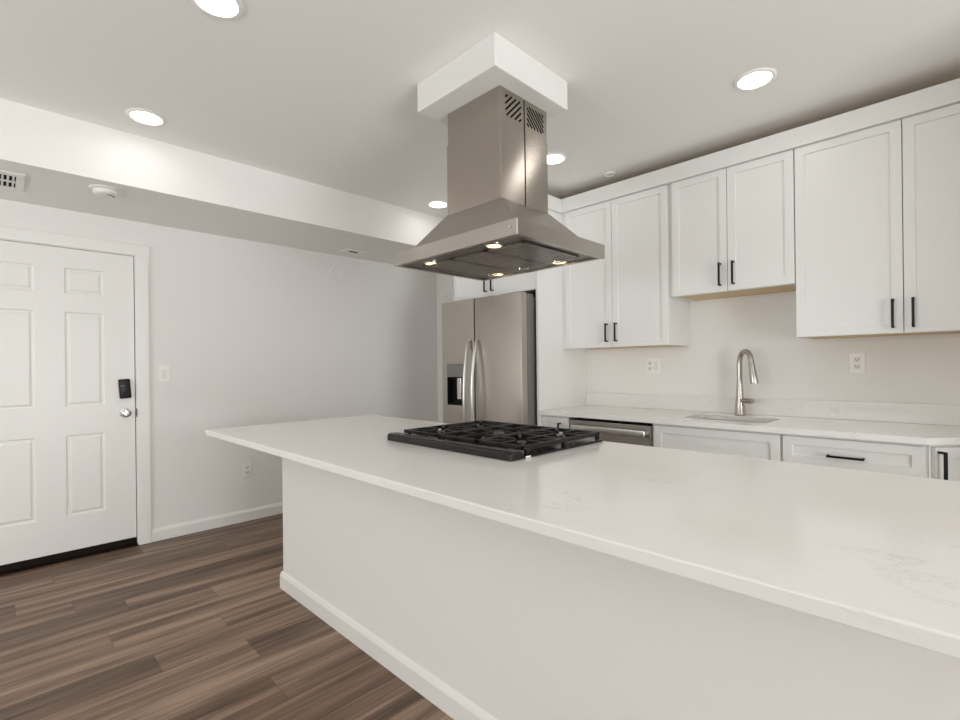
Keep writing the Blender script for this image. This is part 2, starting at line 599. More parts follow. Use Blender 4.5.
# slab with six raised panels
DX = XL - 0.006       # slab front face
sy0, sy1, sz0, sz1 = DY0 + 0.006, DY1 - 0.007, 0.058, DZ - 0.005
d = Shape()
t = bmesh.new()
cols = [(sy0, None), (-0.025, 'p'), (0.185, None), (0.328, 'p'), (0.534, None), (sy1, 'end')]
ys = [sy0, -0.025, 0.183, 0.329, 0.536, sy1]
zs = [sz0, 0.288, 0.822, 1.010, 1.640, 1.762, 1.932, sz1]
vg = [[t.verts.new((DX, y, z)) for z in zs] for y in ys]
pan = []
for i in range(5):
    for j in range(7):
        f = t.faces.new((vg[i][j], vg[i + 1][j], vg[i + 1][j + 1], vg[i][j + 1]))
        if i in (1, 3) and j in (1, 3, 5):
            pan.append(f)
bmesh.ops.recalc_face_normals(t, faces=t.faces)
if t.faces[:][0].normal.x < 0:
    bmesh.ops.reverse_faces(t, faces=t.faces)
for f in pan:
    bmesh.ops.inset_region(t, faces=[f], thickness=0.010, depth=-0.007)
    bmesh.ops.inset_region(t, faces=[f], thickness=0.014, depth=0.0)
    bmesh.ops.inset_region(t, faces=[f], thickness=0.016, depth=0.0055)
d.merge(t)
# slab edges and back
d.box(DX - 0.044, DX - 0.012, sy0, sy1, sz0, sz1)
for y0, y1, z0, z1 in ((sy0, sy0 + 1e-3, sz0, sz1), (sy1 - 1e-3, sy1, sz0, sz1), (sy0, sy1, sz0, sz0 + 1e-3), (sy0, sy1, sz1 - 1e-3, sz1)):
    d.box(DX - 0.0125, DX - 1e-5, y0, y1, z0, z1)
obj('door_leaf', d, 'door', door)
obj('door_sweep', Shape().box(DX - 0.044, DX + 0.002, sy0, sy1, 0.012, 0.056, 0.003), 'bronze', door, 'dark brown sweep under the door')
obj('threshold', Shape().prism([(XL - 0.11, 0), (XL + 0.018, 0), (XL + 0.012, 0.006), (XL - 0.01, 0.011), (XL - 0.11, 0.011)], 'y', DY0 + 0.001, DY1 - 0.001), 'bronze', door, 'dark brown threshold')
kp = Matrix.Translation((DX, 0.648, 1.119)) @ Matrix.Rotation(math.radians(4), 4, 'X')
lock = obj('keypad_lock', Shape().box(0, 0.026, -0.034, 0.034, -0.068, 0.068, 0.008, 3, mat=kp), 'darkplastic', door, 'black keypad deadbolt')
sh = Shape().cyl((0.030, 0.006, -0.036), 0.019, 0.010, 'x', bev=0.002, mat=kp)
sh.box(0.034, 0.050, -0.0005, 0.0125, -0.053, -0.019, 0.003, mat=kp)
obj('thumb_turn', sh, 'black', lock)
obj('cover_line', Shape().box(0.0262, 0.0268, -0.026, -0.006, 0.020, 0.024, mat=kp), 'greyplastic', lock)
kn = obj('door_knob', Shape().lathe([(0, 0), (0.031, 0), (0.033, 0.003), (0.030, 0.008), (0.014, 0.011), (0.011, 0.028), (0.016, 0.036), (0.026, 0.043), (0.0285, 0.052), (0.026, 0.060), (0.016, 0.066), (0, 0.067)], (DX, 0.650, 0.948), 'x'), 'chrome', door, 'round silver knob')
obj('strike_plate', Shape().box(XL - 0.002, XL + 0.0045, DY1 - 0.0005, DY1 + 0.010, 0.915, 0.975, 0.001), 'bronze', door, 'dark strike plate on the jamb')
js = Shape()
js.box(XL - T, XL + 0.0005, DY1 - 0.002, DY1 - 0.0005, 0.012, DZ).box(XL - T, XL + 0.0005, DY0 + 0.0005, DY0 + 0.002, 0.012, DZ).box(XL - T, XL + 0.0005, DY0, DY1, DZ - 0.002, DZ - 0.0005)
obj('jamb', js, 'trim', door)
obj('weatherstrip', Shape().box(DX - 0.03, DX - 0.018, sy1 + 0.0002, DY1 - 0.0022, 0.06, sz1).box(DX - 0.03, DX - 0.018, sy0, sy1, sz1 + 0.0003, DZ - 0.0022), 'bronze', door, 'dark weatherstrip in the gap')


# ---------------------------------------------------------------- kitchen island
IX0, IX1, IY0, IY1 = -2.985, 0.34, 0.822, 1.888
ZT, ZU = 0.915, 0.886
isl = thing('kitchen_island', ((-2.762 + 0.25) / 2, 1.46, 0), 'plain white painted island base under the long quartz top', 'island')
BX0, BY0, BX1, BY1 = -2.762, 1.154, 0.25, 1.845
obj('body', Shape().box(BX0, BX1, BY0, BY1, 0.0, ZU - 0.0005, 0.003), 'wall', isl)
bb = Shape()
pr = [(BY0 - x, z) for x, z in bbp]
bb.prism([(BY0 - x, z) for x, z in bbp], 'x', BX0 - 0.014, BX1)
bb.prism([(BX0 - x, z) for x, z in bbp], 'y', BY0 - 0.0, BY1)
obj('baseboard', bb, 'trim', isl, 'white baseboard at the foot of the island')
isl_top = obj('countertop', Shape().box(IX0, IX1, IY0, IY1, ZU, ZT, 0.0035, 2), 'quartz')
tag(isl_top, 'long white veined quartz slab on the island, carrying the cooktop', 'countertop')

# ---------------------------------------------------------------- gas cooktop
CX0, CX1, CY0, CY1 = -1.874, -1.122, 1.266, 1.870
ct = thing('gas_cooktop', ((CX0 + CX1) / 2, (CY0 + CY1) / 2, ZT), 'black gas cooktop with cast-iron grates set in the island top', 'cooktop')
Z0 = ZT + 0.0005
fas = Shape().prism([(CY0, Z0), (CY0, Z0 + 0.024), (CY0 + 0.010, Z0 + 0.033), (CY0 + 0.052, Z0 + 0.032), (CY0 + 0.070, Z0 + 0.014), (CY0 + 0.070, Z0)], 'x', CX0, CX1, 0.0025)
obj('front_fascia', fas, 'blackgloss', ct)
pan_ = Shape()
pan_.box(CX0, CX1, CY0 + 0.068, CY1, Z0, Z0 + 0.009, 0.003)
obj('tray', pan_, 'blackgloss', ct)
obj('sticker', Shape().box(CX1 - 0.0002, CX1 + 0.0006, CY0 + 0.080, CY0 + 0.108, Z0 + 0.0012, Z0 + 0.0082), 'plastic', ct, 'small white sticker on the tray edge')
ZG = Z0 + 0.042       # top of the grates
burn = [(-1.738, 1.478, 0.042), (-1.738, 1.734, 0.034), (-1.498, 1.606, 0.054), (-1.258, 1.478, 0.034), (-1.258, 1.734, 0.045)]
for bx, by, br in burn:
    b_ = obj('burner', Shape().lathe([(0, 0), (br + 0.022, 0), (br + 0.020, 0.003), (br + 0.004, 0.004), (br + 0.003, 0.014), (0, 0.014)], (bx, by, Z0 + 0.0085)), 'alu', ct, 'silver burner base')
    obj('burner_cap', Shape().lathe([(0, 0), (br, 0), (br + 0.001, 0.004), (br - 0.004, 0.009), (br * 0.5, 0.011), (0, 0.011)], (bx, by, Z0 + 0.0227)), 'burner', b_, 'black burner cap')
gx = [(CX0 + 0.012, CX0 + 0.252), (CX0 + 0.255, CX1 - 0.255), (CX1 - 0.252, CX1 - 0.012)]
gy0, gy1 = CY0 + 0.084, CY1 - 0.006
for gi, (ga, gb) in enumerate(gx):
    g = Shape()
    bw, bh = 0.0145, 0.016
    zt_, zb_ = ZG, ZG - bh
    for y in (gy0, gy1 - bw):
        g.box(ga, gb, y, y + bw, zb_, zt_, 0.0025)
    for x in (ga, gb - bw):
        g.box(x, x + bw, gy0, gy1, zb_, zt_, 0.0025)
    ym = (gy0 + gy1) / 2
    xm = (ga + gb) / 2
    if gi != 1:
        g.box(ga, gb, ym - bw / 2, ym + bw / 2, zb_, zt_, 0.0025)
        cells = [(gy0, ym), (ym, gy1)]
    else:
        cells = [(gy0, gy1)]
    for (a, c_) in cells:
        cm = (a + c_) / 2
        inner = 0.030 if gi != 1 else 0.040
        # fingers towards the burner, raised a little towards their tip
        for (p0, p1) in (((xm, a), (xm, cm - inner)), ((xm, c_), (xm, cm + inner)), ((ga, cm), (xm - inner, cm)), ((gb, cm), (xm + inner, cm))):
            dx, dy = p1[0] - p0[0], p1[1] - p0[1]
            ln = math.hypot(dx, dy)
            mt = Matrix.Translation((p0[0], p0[1], 0)) @ Matrix.Rotation(math.atan2(dy, dx), 4, 'Z')
            g.prism([(0, zb_), (ln - 0.004, zb_ + 0.001), (ln, zt_ - 0.006), (ln - 0.003, zt_ + 0.001), (0, zt_)], 'y', -bw / 2, bw / 2, 0.002, mat=mt)
        if gi == 1:
            for sy in (-1, 1):
                y = cm + sy * 0.115
                for xa, xb in ((ga, xm - 0.03), (xm + 0.03, gb)):
                    g.box(xa, xb, y - bw / 2, y + bw / 2, zb_, zt_, 0.0025)
        else:
            for sx in (-1, 1):
                for sy in (-1, 1):
                    p0 = (ga if sx < 0 else gb, a if sy < 0 else c_)
                    p1 = (xm + sx * 0.045, cm + sy * 0.045)
                    dx, dy = p1[0] - p0[0], p1[1] - p0[1]
                    ln = math.hypot(dx, dy)
                    mt = Matrix.Translation((p0[0], p0[1], 0)) @ Matrix.Rotation(math.atan2(dy, dx), 4, 'Z')
                    g.box(0.006, ln, -bw / 2, bw / 2, zb_ + 0.001, zt_, 0.0025, mat=mt)
    # feet
    for x in (ga + 0.001, gb - bw - 0.001):
        for y in ((gy0 + 0.018), gy1 - bw - 0.001, ym - bw / 2):
            g.box(x, x + bw, y, y + bw, Z0 + 0.0085, zb_ + 0.003, 0.002)
    obj('grate', g, 'iron', ct)

# ---------------------------------------------------------------- range hood
HX0, HX1, HY0, HY1, HZ = -2.016, -1.208, 1.413, 2.048, 1.752
HB = 0.063
KX0, KX1, KY0, KY1, KZ0, KZ1 = -1.787, -1.434, 1.570, 1.910, 1.984, BXZ - 0.0005
hood = thing('range_hood', ((HX0 + HX1) / 2, (HY0 + HY1) / 2, HZ), 'stainless steel island hood hanging over the cooktop, lamps lit', 'range hood')
# canopy: vertical band with an open underside, and a pyramid above it
t = bmesh.new()


def ring(x0, x1, y0, y1, z):
    return [t.verts.new(p) for p in ((x0, y0, z), (x1, y0, z), (x1, y1, z), (x0, y1, z))]


e = 0.05
e2 = 0.022
rr = [ring(HX0 + e2, HX1 - e2, HY0 + e2, HY1 - e2, HZ + 0.012), ring(HX0 + e2, HX1 - e2, HY0 + e2, HY1 - e2, HZ),
      ring(HX0, HX1, HY0, HY1, HZ), ring(HX0, HX1, HY0, HY1, HZ + HB), ring(HX0 + e, HX1 - e, HY0 + e, HY1 - e, HZ + HB),
      ring(KX0 - 0.004, KX1 + 0.004, KY0 - 0.004, KY1 + 0.004, KZ0), ring(KX0 + 0.02, KX1 - 0.02, KY0 + 0.02, KY1 - 0.02, KZ0)]
for a, b_ in zip(rr, rr[1:]):
    for i in range(4):
        t.faces.new((a[i], a[(i + 1) % 4], b_[(i + 1) % 4], b_[i]))
bmesh.ops.recalc_face_normals(t, faces=t.faces)
sharp = [ed for ed in t.edges if ed.verts[0].co.z >= HZ - 1e-4 and ed.calc_length() > 0.03 and abs(ed.verts[0].co.z - ed.verts[1].co.z) > 0.03]
bmesh.ops.bevel(t, geom=sharp, offset=0.003, segments=2, profile=0.5, affect='EDGES')
obj('canopy', Shape().merge(t), 'steel_h', hood)
obj('underside', Shape().box(HX0 + e2 - 0.002, HX1 - e2 + 0.002, HY0 + e2 - 0.002, HY1 - e2 + 0.002, HZ + 0.010, HZ + 0.014), 'baffle', hood)
# three baffle filters
FX0, FX1, FY0, FY1 = HX0 + 0.07, HX1 - 0.07, HY0 + 0.125, HY1 - 0.105
fw = (FX1 - FX0) / 3
for i in range(3):
    a, b_ = FX0 + i * fw + 0.004, FX0 + (i + 1) * fw - 0.004
    f = Shape()
    z0, z1 = HZ + 0.002, HZ + 0.0098
    f.box(a, a + 0.012, FY0, FY1, z0, z1, 0.001).box(b_ - 0.012, b_, FY0, FY1, z0, z1, 0.001)
    f.box(a, b_, FY0, FY0 + 0.014, z0, z1, 0.001).box(a, b_, FY1 - 0.014, FY1, z0, z1, 0.001)
    n = 9
    for k in range(n):
        x = a + 0.016 + (b_ - a - 0.032) * (k + 0.5) / n
        f.prism([(x - 0.0075, z1 - 0.001), (x - 0.0055, z0 + 0.001), (x + 0.0055, z0 + 0.001), (x + 0.0075, z1 - 0.001)], 'y', FY0 + 0.012, FY1 - 0.012)
    fo = obj('baffle_filter', f, 'baffle', hood, 'slatted dark steel filter')
    obj('filter_latch', Shape().tube([(a + 0.09, FY1 - 0.02, z0 + 0.001), (a + 0.09, FY1 - 0.02, z0 - 0.010), (a + 0.15, FY1 - 0.02, z0 - 0.010), (a + 0.15, FY1 - 0.02, z0 + 0.001)], 0.003, 8), 'chrome', fo)
for lx, ly in ((-1.416, 1.505), (-1.868, 1.535), (-1.425, 1.985), (-1.845, 1.985)):
    l_ = obj('hood_lamp', Shape().lathe([(0.030, 0.0), (0.039, 0.0), (0.039, 0.003), (0.036, 0.005), (0.030, 0.005)], (lx, ly, HZ + 0.0105), '-z'), 'chrome', hood, 'lit warm yellow hood lamp')
    obj('lens', Shape().cyl((lx, ly, HZ + 0.0075), 0.0298, 0.0055), 'hoodlamp', l_)
# chimney: lower cover in two halves with a seam, narrower upper cover
ys = (KY0 + KY1) / 2 - 0.0
lo = Shape().box(KX0, KX1, KY0, ys - 0.004, KZ0, 2.325, 0.0015)
obj('chimney_cover', lo, 'steel_chimney', hood, 'lower chimney cover half nearest the camera')
lo = Shape().box(KX0, KX1, ys + 0.004, KY1, KZ0, 2.325, 0.0015)
obj('chimney_cover', lo, 'steel_chimney', hood, 'lower chimney cover half on the sink side')
up = Shape().box(KX0 + 0.004, KX1 - 0.002, KY0 + 0.004, ys - 0.004, 2.3252, KZ1, 0.0015)
uc = obj('chimney_upper_cover', up, 'steel_chimney', hood, 'upper chimney section with slots, nearest the camera')
up2 = Shape().box(KX0 + 0.002, KX1 - 0.002, ys + 0.004, KY1 - 0.002, 2.3252, KZ1, 0.0015)
uc2 = obj('chimney_upper_cover', up2, 'steel_chimney', hood, 'upper chimney section with slots on the sink side')
obj('seam', Shape().box(KX0 + 0.01, KX1 - 0.006, ys - 0.0039, ys + 0.0039, KZ0, KZ1 - 0.001), 'slot', hood, 'dark seam between chimney halves')
xs_ = KX1 - 0.002


def slots(parent, y0, y1, z0, z1, sgn, n):
    """slanted vent slots clipped to a rectangle of the +X face"""
    sh = Shape()
    wd, hd = y1 - y0, z1 - z0
    for k in range(n):
        # line through the rectangle with slope sgn*1 (45 degrees)
        off = (k + 0.5) / n * (wd + hd)
        # param: points where (y-y0) + (z-z0)=off for sgn<0 ; for sgn>0 use mirrored y
        a = max(0.0, off - hd)
        b_ = min(wd, off)
        p = [(a, off - a), (b_, off - b_)]
        ln = math.hypot(p[1][0] - p[0][0], p[1][1] - p[0][1])
        if ln < 0.012:
            continue
        q = [((y1 - u) if sgn > 0 else (y0 + u), z0 + v) for u, v in p]
        dy, dz = q[1][0] - q[0][0], q[1][1] - q[0][1]
        mt = Matrix.Translation((xs_, (q[0][0] + q[1][0]) / 2, (q[0][1] + q[1][1]) / 2)) @ Matrix.Rotation(math.atan2(dz, dy), 4, 'X')
        sh.box(-0.001, 0.0008, -ln / 2, ln / 2, -0.0042, 0.0042, 0.0, mat=mt)
    obj('vent_slots', sh, 'slot', parent, 'slanted dark vent slots')


slots(uc, KY0 + 0.040, ys - 0.024, 2.362, 2.455, 1, 7)
slots(uc2, ys + 0.020, KY1 - 0.028, 2.362, 2.455, -1, 9)
bt = Shape().cyl((HX1 - 0.035, HY0 - 0.002, HZ + 0.035), 0.0045, 0.006, 'y', bev=0.001)
obj('button', bt, 'chrome', hood, 'small silver button on the front rim')


# ---------------------------------------------------------------- cabinet helpers
def pull(parent, x, z0, z1, yf, horizontal=False, mat4=None, x1=None):
    """slim black bar pull standing off the door face at yf"""
    h = Shape()
    st, w_ = 0.030, 0.0055
    if not horizontal:
        h.box(x - w_, x + w_, yf - st - 0.006, yf - st + 0.004, z0, z1, 0.0012)
        for z in (z0, z1 - 0.010):
            h.box(x - w_, x + w_, yf - st, yf - 0.0002, z, z + 0.010, 0.0012)
    else:
        h.box(x, x1, yf - st - 0.006, yf - st + 0.004, z0 - w_, z0 + w_, 0.0012)
        for xx in (x, x1 - 0.010):
            h.box(xx, xx + 0.010, yf - st, yf - 0.0002, z0 - w_, z0 + w_, 0.0012)
    return obj('handle', h, 'black', parent, 'black bar pull', mat4)


def wall_cabinet(x0, x1, z0, z1, ysplit, label, yf=3.167, yb=YB - 0.001, hz=None, group='white wall cabinets'):
    c = thing('wall_cabinet', ((x0 + x1) / 2, (yf + yb) / 2, z0), label, 'cabinet', group)
    b_ = Shape()
    yc = yf + 0.0205
    th = 0.016
    b_.box(x0, x0 + th, yc, yb, z0, z1).box(x1 - th, x1, yc, yb, z0, z1)
    b_.box(x0 + th, x1 - th, yb - 0.008, yb, z0 + 0.02, z1 - th)
    b_.box(x0 + th, x1 - th, yc, yc + 0.018, z0, z0 + 0.03)
    obj('carcass', b_, 'cab', c)
    obj('top_panel', Shape().box(x0 + th + 0.0003, x1 - th - 0.0003, yc, yb, z1 - th + 0.0003, z1 - 0.001), 'maple', c, 'bare maple top')
    bp_ = Shape().box(x0 + th + 0.0005, x1 - th - 0.0005, yc + 0.0185, yb - 0.0085, z0 + 0.004, z0 + 0.018)
    bp_.box(x0 + th + 0.0005, x1 - th - 0.0005, yb - 0.022, yb - 0.0085, z0 + 0.0005, z0 + 0.0039)
    obj('bottom_panel', bp_, 'maple', c, 'bare light maple underside')
    g = 0.0016
    for a, b2, hx in ((x0 + g, ysplit - g, ysplit - 0.040), (ysplit + g, x1 - g, ysplit + 0.036)):
        d_ = obj('cabinet_door', Shape().shaker(a, b2, z0 + 0.001, z1 - 0.002, yf), 'cab', c)
        if hz:
            pull(d_, hx, hz[0], hz[1], yf)
    return c


ZTOP = 2.443
wall_cabinet(-2.222, -1.3995, 1.377, ZTOP, -1.815, 'tall white two-door wall cabinet next to the refrigerator panel', hz=(1.416, 1.550))
wall_cabinet(-1.372, -0.6775, 1.692, ZTOP, -1.030, 'shorter white two-door wall cabinet hung high above the sink', hz=(1.727, 1.867))
wall_cabinet(-0.675, 0.236, 1.390, ZTOP, -0.220, 'tall white two-door wall cabinet right of the sink, cut by the photo edge', hz=(1.416, 1.559))
# filler between first and second cabinet
tag(obj('filler_strip', Shape().box(-1.3985, -1.373, 3.1875, 3.50, 1.70, ZTOP), 'cab'), 'narrow white filler between the wall cabinets above the sink', 'filler')
tag(obj('filler_strip', Shape().box(-2.2555, -2.2226, 3.176, 3.50, 1.377, ZTOP), 'cab'), 'narrow white filler between the tall refrigerator panel and the wall cabinet', 'filler')
# fridge cabinet and panel
PX0, PX1 = -2.276, -2.256
FCY = 2.872
tag(obj('end_panel', Shape().box(PX0, PX1, 2.868, YB - 0.001, 0.0, ZTOP, 0.001), 'cab'),
    'tall white panel standing between the refrigerator and the counter', 'panel')
fc = wall_cabinet(-3.192, PX0 - 0.0008, 1.822, ZTOP, -2.752, 'deep white two-door cabinet above the refrigerator', yf=FCY, hz=(1.859, 1.990))
# fascia above all the cabinets
fa = Shape()
FZ0, FZ1 = ZTOP + 0.0005, 2.548
fa.box(-2.236, 0.236, 3.147, 3.166, FZ0, FZ1, 0.0015)
fa.box(-2.256, -2.236, 2.852, 3.166, FZ0, FZ1, 0.0015)
fa.box(-3.192, -2.256, 2.852, 2.871, FZ0, FZ1, 0.0015)
fa.box(-2.256, 0.236, 3.166, 3.20, FZ0, FZ0 + 0.018).box(-3.192, -2.236, 2.871, 2.90, FZ0, FZ0 + 0.018)
tag(obj('fascia_board', fa, 'cab'), 'white fascia board running along the tops of the wall cabinets', 'fascia')

# ---------------------------------------------------------------- refrigerator
RX0, RX1, RYF, RZ = -3.186, -2.296, 2.722, 1.792
fr = thing('refrigerator', ((RX0 + RX1) / 2, 3.1, 0), 'stainless steel side-by-side refrigerator with bowed handles and a dispenser', 'refrigerator')
obj('case', Shape().box(RX0 + 0.006, RX1 - 0.012, RYF + 0.082, 3.46, 0.012, RZ - 0.022, 0.004), 'fridge_side', fr, 'grey refrigerator case')
obj('kick_grille', Shape().box(RX0 + 0.02, RX1 - 0.02, RYF + 0.03, RYF + 0.08, 0.004, 0.09, 0.003), 'darkplastic', fr)
gk = Shape().box(RX0 + 0.012, RX1 - 0.020, RYF + 0.0665, RYF + 0.0815, 0.1, RZ - 0.026)
obj('gasket', gk, 'slot', fr, 'dark gap behind the doors')
SPL = -2.789
DXa, DXb, DZa, DZb = -3.126, -2.905, 0.925, 1.272
ld = Shape()
yb_ = RYF + 0.066
x0, x1 = RX0, SPL - 0.004
ld.box(x0, x1, RYF, yb_, DZb, RZ).box(x0, x1, RYF, yb_, 0.095, DZa)
ld.box(x0, DXa, RYF, yb_, DZa, DZb).box(DXb, x1, RYF, yb_, DZa, DZb)
bmesh.ops.remove_doubles(ld.bm, verts=ld.bm.verts, dist=1e-5)
ldo = obj('freezer_door', ld, 'steel_v', fr)
rd = Shape().box(SPL + 0.004, RX1, RYF, yb_, 0.095, RZ, 0.006, 3)
rdo = obj('fridge_door', rd, 'steel_v', fr)
dsp = Shape()
dsp.box(DXa + 0.0003, DXb - 0.0003, RYF + 0.055, RYF + 0.062, DZa + 0.0003, DZb - 0.0003)
dsp.box(DXa + 0.0003, DXa + 0.006, RYF + 0.001, RYF + 0.055, DZa + 0.0003, 1.16).box(DXb - 0.006, DXb - 0.0003, RYF + 0.001, RYF + 0.055, DZa + 0.0003, 1.16)
dsp.box(DXa + 0.006, DXb - 0.006, RYF + 0.001, RYF + 0.055, DZa + 0.0003, DZa + 0.012)
dpo = obj('dispenser', dsp, 'darkplastic', ldo, 'black dispenser recess')
obj('control_panel', Shape().box(DXa + 0.0005, DXb - 0.0005, RYF - 0.002, RYF + 0.05, 1.162, DZb - 0.0005, 0.002), 'greyplastic', dpo, 'grey control panel over the recess')
obj('paddle', Shape().box(-3.035, -2.985, RYF + 0.030, RYF + 0.040, 0.975, 1.155, 0.003, mat=None), 'chrome', dpo, 'pale dispenser paddle')
for hx in (-2.842, -2.752):
    pts, rs = [], []
    for k in range(25):
        u = k / 24
        z = 0.55 + (1.455 - 0.55) * u
        bow = 0.014 + 0.058 * math.sin(PI * u) ** 0.75
        pts.append((hx, RYF - bow, z))
        rs.append(0.0135 if 0 < k < 24 else 0.010)
    pts = [(hx, RYF - 0.0003, 0.545)] + pts + [(hx, RYF - 0.0003, 1.460)]
    rs = [0.012] + rs + [0.012]
    obj('handle', Shape().tube(pts, rs, 16), 'steel_sink', ldo if hx < SPL else rdo, 'bowed steel handle')
obj('hinge_cover', Shape().box(RX1 - 0.07, RX1 - 0.014, RYF + 0.02, RYF + 0.12, RZ - 0.021, RZ + 0.012, 0.004).bm and Shape().box(RX1 - 0.07, RX1 - 0.014, RYF + 0.09, RYF + 0.16, RZ - 0.0215, RZ - 0.004, 0.004), 'greyplastic', fr)

# ---------------------------------------------------------------- base cabinets and counter
BYF = 2.888       # door faces
CYF = 2.862       # counter front edge
BZ0, BZ1 = 0.105, 0.8845


def base_cabinet(x0, x1, label):
    c = thing('base_cabinet', ((x0 + x1) / 2, 3.2, 0), label, 'cabinet', 'white base cabinets under the sink counter')
    b_ = Shape()
    yc = BYF + 0.0205
    b_.box(x0, x0 + 0.016, yc, YB - 0.001, BZ0, BZ1).box(x1 - 0.016, x1, yc, YB - 0.001, BZ0, BZ1)
    b_.box(x0 + 0.016, x1 - 0.016, yc, YB - 0.001, BZ0, BZ0 + 0.016).box(x0 + 0.016, x1 - 0.016, YB - 0.009, YB - 0.001, BZ0 + 0.016, BZ1)
    b_.box(x0 + 0.016, x1 - 0.016, yc, yc + 0.018, BZ1 - 0.035, BZ1)
    obj('carcass', b_, 'cab', c)
    obj('toe_kick', Shape().box(x0, x1, yc + 0.055, yc + 0.07, 0.0, BZ0 - 0.0005), 'cab', c)
    return c


c1 = base_cabinet(PX1 + 0.001, -2.006, 'narrow white base cabinet left of the dishwasher')
d1 = obj('cabinet_door', Shape().shaker(PX1 + 0.003, -2.008, BZ0 + 0.004, 0.872, BYF, rail=0.055), 'cab', c1)
pull(d1, -2.078, 0.700, 0.835, BYF)
c2 = base_cabinet(-1.394, -0.6865, 'white sink base cabinet with a false front under the sink')
obj('false_front', Shape().shaker(-1.376, -0.693, 0.690, 0.872, BYF, rail=0.060), 'cab', c2)
for a, b_, hx in ((-1.376, -1.037, -1.077), (-1.033, -0.693, -0.993)):
    dd = obj('cabinet_door', Shape().shaker(a, b_, BZ0 + 0.004, 0.686, BYF), 'cab', c2)
    pull(dd, hx, 0.50, 0.64, BYF)
c3 = base_cabinet(-0.6855, -0.124, 'white drawer base cabinet right of the sink')
for z0, z1, hz in ((0.735, 0.872, 0.793), (0.425, 0.731, 0.60), (BZ0 + 0.004, 0.421, 0.30)):
    dd = obj('drawer', Shape().shaker(-0.680, -0.138, z0, z1, BYF, rail=0.056 if z0 > 0.7 else 0.062), 'cab', c3)
    pull(dd, -0.490, hz, hz, BYF, True, x1=-0.344)
# angled end cabinet: face turned 45 degrees
ac = thing('corner_cabinet', (0.04, 3.3, 0), 'white angled base cabinet ending the sink counter at the photo edge', 'cabinet')
AP = (-0.1235, 2.900)
AL = 0.45
R45 = Matrix.Translation((AP[0], AP[1], 0)) @ Matrix.Rotation(PI / 4, 4, 'Z')
dxy = AL / math.sqrt(2)
obj('carcass', Shape().prism([(AP[0], AP[1] + 0.002), (AP[0] + dxy, AP[1] + dxy + 0.002), (AP[0] + dxy, YB - 0.001), (AP[0], YB - 0.001)], 'z', BZ0, BZ1), 'cab', ac)
obj('toe_kick', Shape().prism([(AP[0] + 0.002, AP[1] + 0.09), (AP[0] + dxy, AP[1] + dxy + 0.09), (AP[0] + dxy, YB - 0.02), (AP[0] + 0.002, YB - 0.02)], 'z', 0, BZ0 - 0.0005), 'cab', ac)
ad = obj('cabinet_door', Shape().shaker(0.012, AL - 0.01, BZ0 + 0.004, 0.872, -0.019), 'cab', ac, mat4=R45)
pull(ad, 0.026, 0.700, 0.857, -0.019, mat4=R45)

# dishwasher
dw = thing('dishwasher', (-1.6875, 3.15, 0), 'stainless steel dishwasher with a bar handle under the counter', 'dishwasher')
obj('tub', Shape().box(-1.999, -1.401, BYF + 0.022, 3.48, 0.10, 0.868), 'darkplastic', dw)
dwd = obj('dishwasher_door', Shape().box(-2.003, -1.397, BYF - 0.002, BYF + 0.021, 0.105, 0.864, 0.003), 'steel_h', dw)
obj('control_strip', Shape().box(-2.003, -1.397, BYF + 0.001, BYF + 0.021, 0.8645, 0.872, 0.001), 'slot', dw, 'black strip along the top of the door')
hb = Shape().box(-1.962, -1.418, BYF - 0.046, BYF - 0.030, 0.796, 0.836, 0.006, 3)
for xx in (-1.962, -1.438):
    hb.box(xx, xx + 0.02, BYF - 0.032, BYF - 0.0023, 0.806, 0.830, 0.003)
obj('handle', hb, 'steel_sink', dwd, 'steel bar handle')
obj('toe_kick', Shape().box(-2.0, -1.40, BYF + 0.07, BYF + 0.085, 0.0, 0.0995), 'darkplastic', dw)

# counter slab with a sink cut-out
SX0, SX1, SY0, SY1 = -1.262, -0.785, 3.030, 3.330
CX_END = AP[0] + dxy + 0.03
sl = Shape()
yfront = CYF
out = [(PX1 + 0.0008, CYF), (-0.126, CYF), (-0.126 + (CX_END + 0.126), CYF + (CX_END + 0.126)), (CX_END, YB - 0.001), (PX1 + 0.0008, YB - 0.001)]
t = bmesh.new()


def rounded(x0, x1, y0, y1, r, n=5):
    pts = []
    for cx, cy, a0 in ((x1 - r, y1 - r, 0), (x0 + r, y1 - r, 90), (x0 + r, y0 + r, 180), (x1 - r, y0 + r, 270)):
        for k in range(n + 1):
            a = math.radians(a0 + 90 * k / n)
            pts.append((cx + r * math.cos(a), cy + r * math.sin(a)))
    return pts


hole = rounded(SX0, SX1, SY0, SY1, 0.03)
for z in (ZU, ZT):
    vo = [t.verts.new((x, y, z)) for x, y in out]
    vh = [t.verts.new((x, y, z)) for x, y in hole]
    eds = [t.edges.new((vo[i], vo[(i + 1) % len(vo)])) for i in range(len(vo))] + [t.edges.new((vh[i], vh[(i + 1) % len(vh)])) for i in range(len(vh))]
    bmesh.ops.triangle_fill(t, use_beauty=True, use_dissolve=False, edges=eds)
    if z == ZU:
        lo_o, lo_h = vo, vh
    else:
        for A, B in ((lo_o, vo), (lo_h, vh)):
            for i in range(len(A)):
                j = (i + 1) % len(A)
                t.faces.new((A[i], A[j], B[j], B[i]))
bmesh.ops.recalc_face_normals(t, faces=t.faces)
ctr = thing('countertop', ((PX1 + CX_END) / 2, 3.19, ZU), 'white quartz counter along the wall, holding the sink', 'countertop')
obj('slab', Shape().merge(t), 'quartz', ctr)
obj('backsplash', Shape().box(PX1 + 0.0012, CX_END, YB - 0.021, YB - 0.001, ZT + 0.0003, 1.021, 0.002), 'quartz', ctr)

